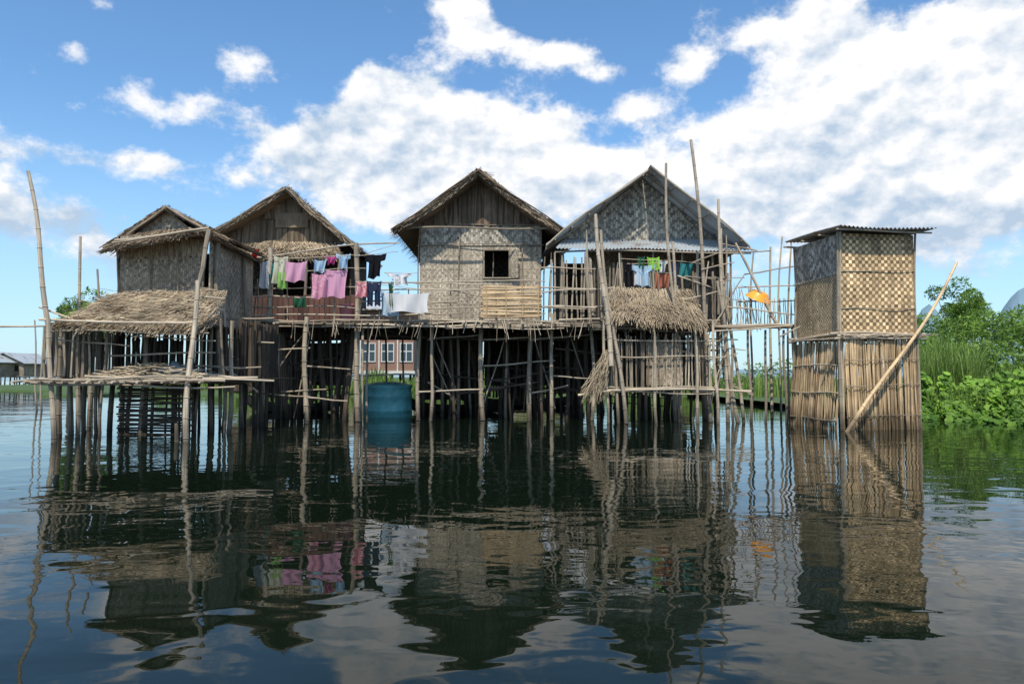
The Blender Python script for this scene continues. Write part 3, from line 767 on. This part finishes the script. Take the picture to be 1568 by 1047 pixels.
mb=MB(); mb.box((-11.4,17.6,2.72),(xa1+.5,22,2.78),.2); mb.box((-11.3,17.2,1.36),(-6.6,22,1.40),.2); mb.obj('floors',M['dark'],ha)
mb=MB()
thatch(mb,G(172,452,18.9),G(345,447,18.9),G(310,503,17.0),G(88,494,17.0),9000,.16,.6,.35,w=.018,sag=.08,mess=.16)
for i in range(350):
    s_=R(); a=G(172,452,18.9).lerp(G(345,447,18.9),s_); c=G(88,494,17.0).lerp(G(310,503,17.0),s_); p=a.lerp(c,U(0,1))+Vector((0,0,U(.08,.16))); an_=U(0,6.28)
    mb.strip(p,p+Vector((math.cos(an_)*.35,math.sin(an_)*.35-.1,U(-.1,.06))),.016,(0,0,1),R())
mb.obj('straw_porch_roof',M['straw'],ha)
mb=MB()
for (x0,y0,x1,y1,D,r) in [(38,585,345,583,16.3,.04),(60,580,300,577,16.2,.03),(130,576,420,583,16.9,.03),(290,573,395,578,17.5,.035),(0,500,75,499,16.7,.025),(85,590,360,592,16.5,.025),(60,489,300,494,16.7,.03),(70,508,320,510,16.9,.025),
        (160,545,330,540,17.6,.025),(300,560,400,562,18,.025),(310,455,345,458,17,.03),(60,470,120,492,17,.025),(330,520,420,525,20.5,.03),(340,490,420,487,20,.03),(395,600,340,560,19,.025),(90,520,200,530,17.2,.02),(200,515,330,522,17.4,.02),(340,455,350,600,19.5,.04),(365,470,345,610,20,.03)]:
    mb.tube(G(x0,y0,D),G(x1,y1,D),r,tint=U(.4,1))
x=-11.2
while x<-6.8: mb.tube((x,16.1,1.33),(x+U(-.1,.1),20,1.33),.03,tint=R()); x+=.28
slats(mb,G(84,576,16.9),G(138,576,17.3),1.15,w=.07,gap=.05,lean=.05,zj=.08,tint=(.1,.8))
slats(mb,Vector((-11.2,17.2,1.4)),Vector((-11.4,21,1.4)),1.3,w=.08,gap=.06,tint=(0,.6))
mb.obj('platform_canes',M['bamboo'],ha)
mb=MB()
slats(mb,Vector((-11.2,20.5,1.4)),Vector((-7.2,20.5,1.4)),1.35,w=.1,gap=.01,tint=(0,.7))
slats(mb,Vector((-10.6,18.6,1.4)),Vector((-8.6,18.6,1.4)),1.0,w=.09,gap=.03,tint=(0,.7))
slats(mb,Vector((-8.8,19.2,1.4)),Vector((-6.9,19.2,1.4)),1.4,w=.1,gap=.02,tint=(0,.7))
slats(mb,Vector((-7.4,19.5,1.4)),Vector((-7.2,22,1.4)),1.6,w=.1,gap=.03,tint=(0,.7))
slats(mb,Vector((-9.9,20.6,-.2)),Vector((-6.9,20.8,-.2)),1.5,w=.1,gap=.06,tint=(0,.7),skip=.2)
x=G(182,600,18).x
for k in range(22):
    z=.0+k*.058; mb.tube((x+U(-.05,.05),18,z),(G(292,600,18).x+U(-.05,.1),18.05,z+U(-.03,.03)),U(.022,.034),tint=R(),node=False)
mb.obj('dark_screens',M['dark'],ha)
mb=MB()
for i in range(900):
    px=U(135,330); h=math.sin((px-135)/195*3.14)*U(0,.35); D=U(17,18.6)
    a=G(px,575,D); a.z=1.42+h; c=a+Vector((U(-.45,.45),U(-.3,.3),U(-.1,.08))); mb.strip(a,c,.016,(0,.5,1),R()*.8)
mb.obj('straw_heap',M['straw'],ha)
mb=MB()
a=G(232,566,17.4);c=G(300,548,17.4)
vs=[];fs=[];uv=[]
for j in range(7):
    for i in range(21):
        x=a.x+(c.x-a.x)*i/20; vs.append((x,17.5+.12*j/6+.03*math.sin(i*1.1+j),1.5+.28*math.sin(j/6*3.0)*(1+.25*math.sin(i*.9))*math.sin(.25+i/20*2.6))); uv.append((i/20,j/6))
for j in range(6):
    for i in range(20): q=j*21+i; fs.append((q,q+1,q+22,q+21))
mb.add(vs,fs,uv,.5); mb.obj('tarpaulin',mat_plain('blue_grey_tarp',(.10,.14,.16),.5),ha,True)

# ------------------------------------------------------------ laundry
def cloth(name,px0,py0,px1,py1,D,mat,kind='towel'):
    a=G(px0,py0,D); c=G(px1,py1,D); W=c.x-a.x; H=a.z-c.z; cx=(a.x+c.x)/2
    mb=MB(); ph=U(0,6); sk=U(-.08,.08); fl=U(-.12,.12)
    def grid(xf,NX=16,NY=14,v0=0,v1=1):
        vs=[];fs=[];uv=[]
        for j in range(NY+1):
            v=v0+(v1-v0)*j/NY; l,r=xf(v)
            for i in range(NX+1):
                u=i/NX; x=cx+W*(l+(r-l)*u)*(1-.1*math.sin(v*2.5))+sk*v
                y=D+.06*math.sin(u*11+ph+v*1.5)*(.4+v)+.025*math.sin(u*27+ph)
                z=a.z-H*v*(1+fl*(u-.5))-.05*math.sin(u*math.pi)*(1-v)+.025*math.sin(u*8+ph)*v
                vs.append((x,y,z)); uv.append((u*W,v*H))
        for j in range(NY):
            for i in range(NX): q=j*(NX+1)+i; fs.append((q,q+1,q+NX+2,q+NX+1))
        mb.add(vs,fs,uv,.5)
    if kind=='towel': grid(lambda v:(-.5,.5))
    elif kind=='shirt': grid(lambda v:((-.5,.5) if v<.30 else (-.5+.2*min(1,(v-.30)/.04),.5-.2*min(1,(v-.30)/.04))),NY=26)
    else:
        grid(lambda v:(-.5,.5),v1=.35,NY=6)
        grid(lambda v:(-.5,-.06),v0=.35,NX=8); grid(lambda v:(.06,.5),v0=.35,NX=8)
    return mb.obj(name,mat,None,True)
white=mat_cloth('white_cotton',(.80,.80,.82)); pink=mat_cloth('pink_cotton',(.78,.42,.60)); pinkp=mat_cloth('pink_print',(.72,.34,.47),(.85,.65,.72),14)
green=mat_cloth('green_cotton',(.30,.55,.16)); lime=mat_cloth('lime_cotton',(.35,.70,.10)); cream=mat_cloth('cream_cotton',(.70,.70,.55)); lblue=mat_cloth('light_blue_cotton',(.45,.63,.80)); blue=mat_cloth('blue_cotton',(.12,.26,.55))
black=mat_cloth('black_cotton',(.015,.015,.02)); navy=mat_cloth('navy_cotton',(.04,.055,.11)); redc=mat_cloth('red_cotton',(.65,.03,.03)); orange=mat_cloth('orange_cotton',(.50,.18,.11)); rose=mat_cloth('rose_print',(.75,.32,.38),(.85,.7,.72),10); dgreen=mat_cloth('dark_green_cotton',(.03,.13,.07)); teal=mat_cloth('teal_cotton',(.05,.25,.25)); mag=mat_cloth('magenta_cotton',(.6,.12,.33))
DL=22.55
for nm,x0,y0,x1,y1,m_,k,dd in [('hanging_shirt',397,398,412,441,white,'towel',0),('towel',419,392,441,432,cream,'towel',.1),('sarong',424,415,440,442,green,'towel',.05),('towel',437,400,470,431,pink,'towel',-.05),('towel',482,397,500,417,lblue,'towel',0),('hanging_shirt',500,391,520,404,mag,'shirt',.2),
    ('hanging_shirt',515,388,537,412,lblue,'shirt',.0),('sarong',477,418,500,457,pinkp,'towel',0),('sarong',497,412,532,455,pink,'towel',.08),('hanging_shirt',558,388,592,426,black,'shirt',0),('trousers',562,430,584,468,navy,'trousers',0),('towel',546,430,567,455,rose,'towel',.1),
    ('hanging_shirt',592,418,630,436,white,'shirt',.15),('bed_sheet',588,448,657,478,white,'towel',-.1),('towel',583,446,612,484,lblue,'towel',.2),('hanging_shirt',386,380,398,398,redc,'shirt',.1),('towel',450,455,468,470,dgreen,'towel',.1),
    ('towel',594,432,600,468,dgreen,'towel',-.05),('hanging_shirt',415,402,425,425,teal,'towel',.2)]:
    cloth(nm,x0,y0,x1,y1,DL+dd,m_,k)
DR=24.6
for nm,x0,y0,x1,y1,m_,k in [('hanging_shirt',965,405,1004,438,lblue,'shirt'),('towel',990,393,1010,413,lime,'towel'),('towel',976,392,988,410,dgreen,'towel'),('towel',1003,418,1027,441,orange,'towel'),('hanging_shirt',1010,398,1024,418,white,'shirt'),('hanging_shirt',1026,402,1040,445,navy,'towel'),('trousers',955,400,970,440,black,'trousers'),('towel',1042,402,1062,424,teal,'towel'),('hanging_shirt',1062,405,1095,440,black,'shirt'),('towel',970,412,982,437,white,'towel')]:
    cloth(nm,x0,y0,x1,y1,DR,m_,k)
ln=empty('clothes_line',(0,22.5,5)); mb=MB()
for (x0,y0,x1,y1,D) in [(385,396,550,390,DL),(545,392,610,385,DL),(470,415,560,411,DL),(545,430,660,446,DL),(588,418,640,418,DL+.15),(950,396,1075,404,DR),(385,379,400,379,DL+.1),(960,404,1010,404,DR),(1000,417,1030,418,DR),(560,389,610,372,DL)]:
    mb.tube(G(x0,y0,D),G(x1,y1,D),.012,node=False,tint=.8)
mb.obj('lines',M['bamboo'],ln)

# ------------------------------------------------------------ teal round tank between houses
m_tl=mat_plain('teal_plastic',(.13,.42,.45),.5,.6,3.5)
prof=[(0,-.3),(.95,-.3),(.93,.2),(.955,.22),(.93,.26),(.92,.7),(.945,.72),(.92,.76),(.90,1.0),(.95,1.05),(.95,1.12),(.90,1.13),(.5,1.22),(.0,1.25)]
prof=[(r*.93,z) for r,z in prof]
g=G(594,600,26.0); lathe('teal_water_tank',prof,(g.x,26.0,0),(0,0,0),m_tl,40)
nt=empty('net_frame',(g.x,26.2,0)); mb=MB()
for x,y in ((g.x-1.15,25.7),(g.x+1.1,25.8),(g.x+.1,28.8),(g.x-.45,24.6)): mb.tube((x,y,-.3),(x,y,DZ-.1),.045)
mb.tube((g.x-1.3,25.0,1.45),(g.x+1.3,25.0,1.50),.03,tint=.8)
mb.obj('canes',M['bamboo'],nt)

# ------------------------------------------------------------ background houses
def mat_brick():
    m,t,b=newmat('red_brick'); uv=t.new('ShaderNodeTexCoord').outputs['UV']
    br=t.new('ShaderNodeTexBrick'); t.l.new(uv,br.inputs['Vector']); br.inputs['Scale'].default_value=4
    br.inputs['Color1'].default_value=(.26,.125,.085,1); br.inputs['Color2'].default_value=(.20,.095,.065,1); br.inputs['Mortar'].default_value=(.28,.22,.18,1)
    t.l.new(br.outputs[0],b.inputs['Base Color']); b.inputs['Roughness'].default_value=.85; return m
Mbrick=mat_brick(); Mwh=mat_plain('white_paint',(.55,.55,.52),.5,.2); Mgl,t,b=newmat('window_glass'); b.inputs['Base Color'].default_value=(.03,.05,.07,1); b.inputs['Roughness'].default_value=.08
bh=empty('brick_house',(-11,58,0)); D=58
a=G(548,570,D);c=G(634,470,D); 
mb=MB(); mb.box((a.x,D,a.z),(c.x,D+5,a.z+5),.5); mb.obj('walls',Mbrick,bh)
mb=MB(); mg=MB(); z0=a.z+.9; z1=a.z+2.3
x=a.x+.45
while x<c.x-1:
    mg.box((x,D-.03,z0),(x+.9,D-.004,z1)); 
    for xx in (x-.08,x+.41,x+.9): mb.box((xx,D-.07,z0-.08),(xx+.08,D-.034,z1+.08))
    for zz in (z0-.08,z1,z0+.75): mb.box((x,D-.066,zz),(x+.9,D-.032,zz+.08))
    mb.box((x-.3,D-.05,a.z),(x-.2,D-.004,a.z+5)); x+=1.5
mb.box((a.x-.1,D-.12,a.z-.12),(c.x+.1,D-.006,a.z+.12)); mb.box((a.x-.1,D-.12,a.z+2.8),(c.x+.1,D-.008,a.z+3.0))
mb.obj('window_frames',Mwh,bh); mg.obj('windows',Mgl,bh)
mb=MB(); mb.hexa([(a.x-.6,D-.8,a.z+5),(c.x+.6,D-.8,a.z+5),(c.x+.6,D+5.8,a.z+5),(a.x-.6,D+5.8,a.z+5),(a.x+1,D+2.4,a.z+6),(c.x-1,D+2.4,a.z+6),(c.x-1,D+2.6,a.z+6),(a.x+1,D+2.6,a.z+6)]); mb.obj('roof',M['metal'],bh)
mb=MB()
for k in range(6):
    for y in (D+.3,D+4.6): xx=a.x+(c.x-a.x)*k/5; mb.tube((xx,y,-.3),(xx,y,a.z+.02),.13,node=False)
mb.obj('stilts',M['dark'],bh)
def far_house(x,y,wd,dp,fl,wall,rf,matw,matr):
    e=empty('distant_stilt_house',(x,y,0)); mb=MB()
    mb.box((x-wd/2,y,fl),(x+wd/2,y+dp,fl+wall))
    mb.panel([(x-wd/2,y,fl+wall),(x+wd/2,y,fl+wall),(x,y,fl+wall+rf)],.1,(0,-1,0)); mb.obj('walls',matw,e)
    mb=MB(); o=.5
    for s in (-1,1):
        p=[(x,y-o,fl+wall+rf+.05),(x,y+dp+o,fl+wall+rf+.05),(x+s*(wd/2+o),y+dp+o,fl+wall-.2),(x+s*(wd/2+o),y-o,fl+wall-.2)]
        if s<0: p=p[::-1]
        mb.panel(p,.08)
    mb.obj('roof',matr,e)
    mb=MB(); mb.box((x-.5,y-.03,fl+.1),(x+.4,y-.004,fl+wall*.8),0); mb.box((x+wd*.22,y-.03,fl+wall*.4),(x+wd*.36,y-.004,fl+wall*.8),0); mb.obj('door_and_window',M['dark'],e)
    mb=MB()
    for i in range(5):
        for yy in (y+.1,y+dp): xx=x-wd/2+wd*i/4; mb.tube((xx,yy,-.3),(xx,yy,fl+.02),.09,node=False)
    mb.tube((x-wd*.7,y-.6,fl),(x+wd*.7,y-.6,fl),.08,node=False); mb.obj('stilts',M['dark'],e)
def fx(px,D): return (px-784)/FPX*D
far_house(fx(8,95),95,5,6,1.2,1.9,1.2,M['wold'],M['metal']); far_house(fx(45,105),105,5.5,6,1.2,1.8,1.2,M['wdark'],M['metal']); far_house(fx(-50,90),90,5,6,1.2,2.0,1.2,M['wold'],M['metal'])
far_house(fx(520,62),64,4.0,5,1.6,1.8,1.0,M['wold'],M['thatch']); far_house(fx(820,70),70,8,5,1.6,2.1,1.2,M['wold'],M['metal']); far_house(fx(400,75),75,7,5,1.6,2.1,1.2,M['wold'],M['metal']); far_house(fx(1010,66),66,6,5,1.6,2.0,1.1,M['wdark'],M['thatch'])

def boat(x,y,L,rot):
    mb=MB(); vs=[];fs=[];uv=[]; N=20; prof=[(-1,1),(-.85,.35),(-.45,.04),(0,0),(.45,.04),(.85,.35),(1,1)]
    for i in range(N+1):
        s=i/N*2-1; hw=.45*(1-abs(s)**2.6)+.03; sh=.38+.45*abs(s)**3; kb=.4*abs(s)**4
        for (u,v) in prof: vs.append((s*L/2,u*hw,kb+(sh-kb)*v-.08)); uv.append((s*L/2,u))
    k=len(prof)
    for i in range(N):
        for j in range(k-1): q=i*k+j; fs.append((q,q+1,q+k+1,q+k))
    mb.add(vs,fs,uv,.4); e=empty('wooden_boat',(x,y,0)); e.rotation_euler=(0,0,rot)
    o=mb.obj('hull',M['dark']); o.parent=e
    md=o.modifiers.new('t','SOLIDIFY'); md.thickness=.03
    mb=MB()
    for s in (-.5,-.15,.2,.5): mb.box((s*L/2-.1,-.4,.27),(s*L/2+.1,.4,.30),.6)
    o=mb.obj('thwarts',M['bamboo']); o.parent=e
boat(fx(700,28.5),28.5,4.2,.12); boat(fx(450,29),29,4.2,-.2); boat(fx(800,34.5),34.5,6,.05)

# ------------------------------------------------------------ terrain, vegetation
m_gr=mat_plain('marsh_ground',(.045,.085,.02),.95,.4,1.5)
def bank(name,front,back):
    mb=MB(); vs=[];fs=[]
    rows=[-.3,.12,.22,.3]
    for k in range(len(front)):
        x,y=front[k]
        for j,z in enumerate(rows):
            vs.append((x*(1+ (0,.0,.05,.0)[j]) ,y+(0,.4,3,0)[j] if j<3 else back,z if j<3 else .4))
    n=len(rows)
    for k in range(len(front)-1):
        for j in range(n-1): q=k*n+j; fs.append((q,q+n,q+n+1,q+1))
    mb.add(vs,fs,[(0,0)]*len(vs),.5); mb.obj(name,m_gr)
fr=[(11.5,29)]+[(12.2+i*.5,26.3-.5*i+U(-.3,.3)) for i in range(9)]+[(17+i*3,22.0+U(-.4,.4)) for i in range(25)]
bank('marsh_bank',fr,400)
fr=[(-60+i*4,50+U(-2,2)+(14 if i<7 else 0)) for i in range(28)]
bank('far_bank',fr,300)

def foliage(name,clumps,size,mat,parent=None,asp=.6):
    mb=MB()
    for (cx,cy,cz,rx,ry,rz_,n) in clumps:
        for i in range(n):
            while True:
                p=Vector((U(-1,1),U(-1,1),U(-1,1))); l=p.length
                if .1<l<1: break
            p=p/l*(l**.45)*(1+.35*mnoise.noise(p*2.3+Vector((cx,cy,cz))))
            c=Vector((cx+p.x*rx,cy+p.y*ry,cz+p.z*rz_))
            if c.z<.05: continue
            a=Vector((U(-1,1),U(-1,1),U(-.6,1))).normalized(); b_=a.cross(Vector((U(-1,1),U(-1,1),U(-1,1)))).normalized()
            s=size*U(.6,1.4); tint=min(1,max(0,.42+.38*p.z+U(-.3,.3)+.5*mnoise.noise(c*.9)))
            mb.add([c-a*s,c+b_*s*asp*.5,c+a*s,c-b_*s*asp*.5],[(0,1,2,3)],None,tint)
    return mb.obj(name,mat,parent)
cl=[]
for i in range(40):
    D=U(33,44); px=U(1420,1700); top=G(0,U(462,500)+ (18 if px<1450 else 0),D).z
    r=U(.7,1.5); cl.append((fx(px,D),D,top-r*.8,r*1.25,r,r*.8,400))
for i in range(28):
    D=U(31,36); px=U(1408,1700); r=U(.7,1.3); cl.append((fx(px,D),D,U(.8,2.2),r*1.2,r,r,380))
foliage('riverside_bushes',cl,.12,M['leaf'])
def tree(name,px,D,ytop,wr,n=16):
    top=G(0,ytop,D).z; x=fx(px,D); e=empty(name,(x,D,0)); mb=MB(); cl=[]
    mb.tube((x,D,-.1),(x+.1,D,top*.55),.16,.10,seg=9,node=False,bend=.15)
    for i in range(n):
        an=U(0,6.28); rr=wr*U(.2,.8); zz=top*U(.5,.9); p=Vector((x+rr*math.cos(an),D+rr*math.sin(an),zz))
        mb.tube((x+.05,D,top*U(.3,.55)),p,.05,.015,seg=5,node=False,bend=.2)
        r=wr*U(.24,.42); cl.append((p.x,p.y,p.z,r*1.1,r,r*.75,330))
    cl.append((x,D,top-wr*.4,wr*.4,wr*.4,wr*.4,350))
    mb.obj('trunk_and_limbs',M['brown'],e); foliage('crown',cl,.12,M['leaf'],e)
tree('tree',1472,47,424,2.0,20)
tree('tree',140,44,440,2.2,16); tree('tree',108,47,455,1.6,10)
mb=MB()
def blade(x,y,z,h,w_,tint):
    an=U(0,6.28); dx,dy=math.cos(an),math.sin(an); ln_=U(.05,.35)*h
    pts=[(0,0),(.5,.15),(.85,.5),(1,1)]; vs=[]
    for k,(a_,l_) in enumerate(pts):
        ww=w_*(1,.9,.6,.05)[k]*.5; vs+= [(x-dy*ww+dx*ln_*l_,y+dx*ww+dy*ln_*l_,z+h*a_),(x+dy*ww+dx*ln_*l_,y-dx*ww+dy*ln_*l_,z+h*a_)]
    mb.add(vs,[(0,1,3,2),(2,3,5,4),(4,5,7,6)],None,tint)
for i in range(7500):
    D=U(26.5,32); px=U(1404,1660); k=1+.6*mnoise.noise((px*.03,D*.5,0)); blade(fx(px,D),D,0,U(.8,2.1)*(1.35 if px<1500 else .8)*k,.035,min(1,max(0,R()*.7+.4*(k-.6))))
for i in range(3500):
    D=U(40,60); px=U(1130,1420)
    blade(fx(px,D),D,0,U(.5,1.6),.06,R())
for i in range(9000):
    D=U(50,58); px=U(150,1200); blade(fx(px,D),D+(8 if px<350 else 0),0,U(.4,1.5)*(.5+mnoise.noise((px*.02,0,0))+.5),.09,R())
for i in range(1500):
    px=U(1400,1640); D=25.2-(px-1402)/166*3.0+abs(random.gauss(0,1.5)); blade(fx(px,D),D,0,U(.3,1.3),.025,R())
mb.obj('reeds',M['reed'])
cl=[]
for i in range(75):
    px=U(330,1210); D=U(60,75); 
    if 530<px<650: continue
    r=U(.8,1.6); cl.append((fx(px,D),D,U(.6,1.9),r*1.6,r,r,120))
foliage('far_shrubs',cl,.22,M['leaf'])
mb=MB()
for i in range(15000):
    px=U(1400,1640); dmin=24.6-(px-1402)/166*3.0+.9*mnoise.noise((px*.05,3,0))
    D=dmin+abs(random.gauss(0,2.6))-(U(0,1.2) if R()<.06 else 0)
    k=.12+.88*min(1,max(0,D-dmin)/1.9); h=U(.08,1.15)*k*(1.0+.9*mnoise.noise((px*.04,D*.8,0)))
    x=fx(px,D); s=U(.05,.14); tilt=Vector((U(-.6,.6),U(-1,.1),U(.5,1))).normalized()
    a=tilt.orthogonal().normalized(); b_=tilt.cross(a); c=Vector((x,D,max(.02,h))); n=7
    vs=[c]+[c+(a*math.cos(6.283*j/n)+b_*math.sin(6.283*j/n))*s*U(.85,1.1)+tilt*s*.2 for j in range(n)]
    mb.add(vs,[(0,1+j,1+(j+1)%n) for j in range(n)],None,min(1,max(0,U(.0,1)*(.4+.6*k)+.5*mnoise.noise((px*.06,D*.7,5)))))
mb.obj('water_hyacinth',M['hyac'])

m_h=mat_plain('hill_haze_blue',(.15,.24,.30),1.0,.2,.004)  # distance haze is mixed into the hills' bluish base colour
mb=MB()
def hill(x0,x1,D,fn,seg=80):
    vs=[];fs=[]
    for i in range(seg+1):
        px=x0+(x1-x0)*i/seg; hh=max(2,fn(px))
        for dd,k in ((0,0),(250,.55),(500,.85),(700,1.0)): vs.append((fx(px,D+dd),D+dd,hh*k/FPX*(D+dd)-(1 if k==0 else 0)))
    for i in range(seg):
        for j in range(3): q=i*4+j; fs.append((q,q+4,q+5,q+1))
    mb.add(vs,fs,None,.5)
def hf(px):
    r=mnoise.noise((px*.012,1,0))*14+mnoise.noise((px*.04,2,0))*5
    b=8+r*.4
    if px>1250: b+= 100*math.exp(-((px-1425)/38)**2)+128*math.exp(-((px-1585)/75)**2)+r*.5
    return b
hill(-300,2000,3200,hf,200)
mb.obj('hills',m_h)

# ------------------------------------------------------------ camera
cd=bpy.data.cameras.new('camera'); cd.sensor_width=36; cd.lens=36*FPX/1568; cd.clip_end=12000; cd.clip_start=.1
co=bpy.data.objects.new('camera',cd); scene.collection.objects.link(co); co.location=(0,0,CAMH)
co.rotation_euler=(math.pi/2+TH,0,0); scene.camera=co
scene.view_settings.view_transform='Standard'; scene.view_settings.look='None'; scene.view_settings.exposure=0
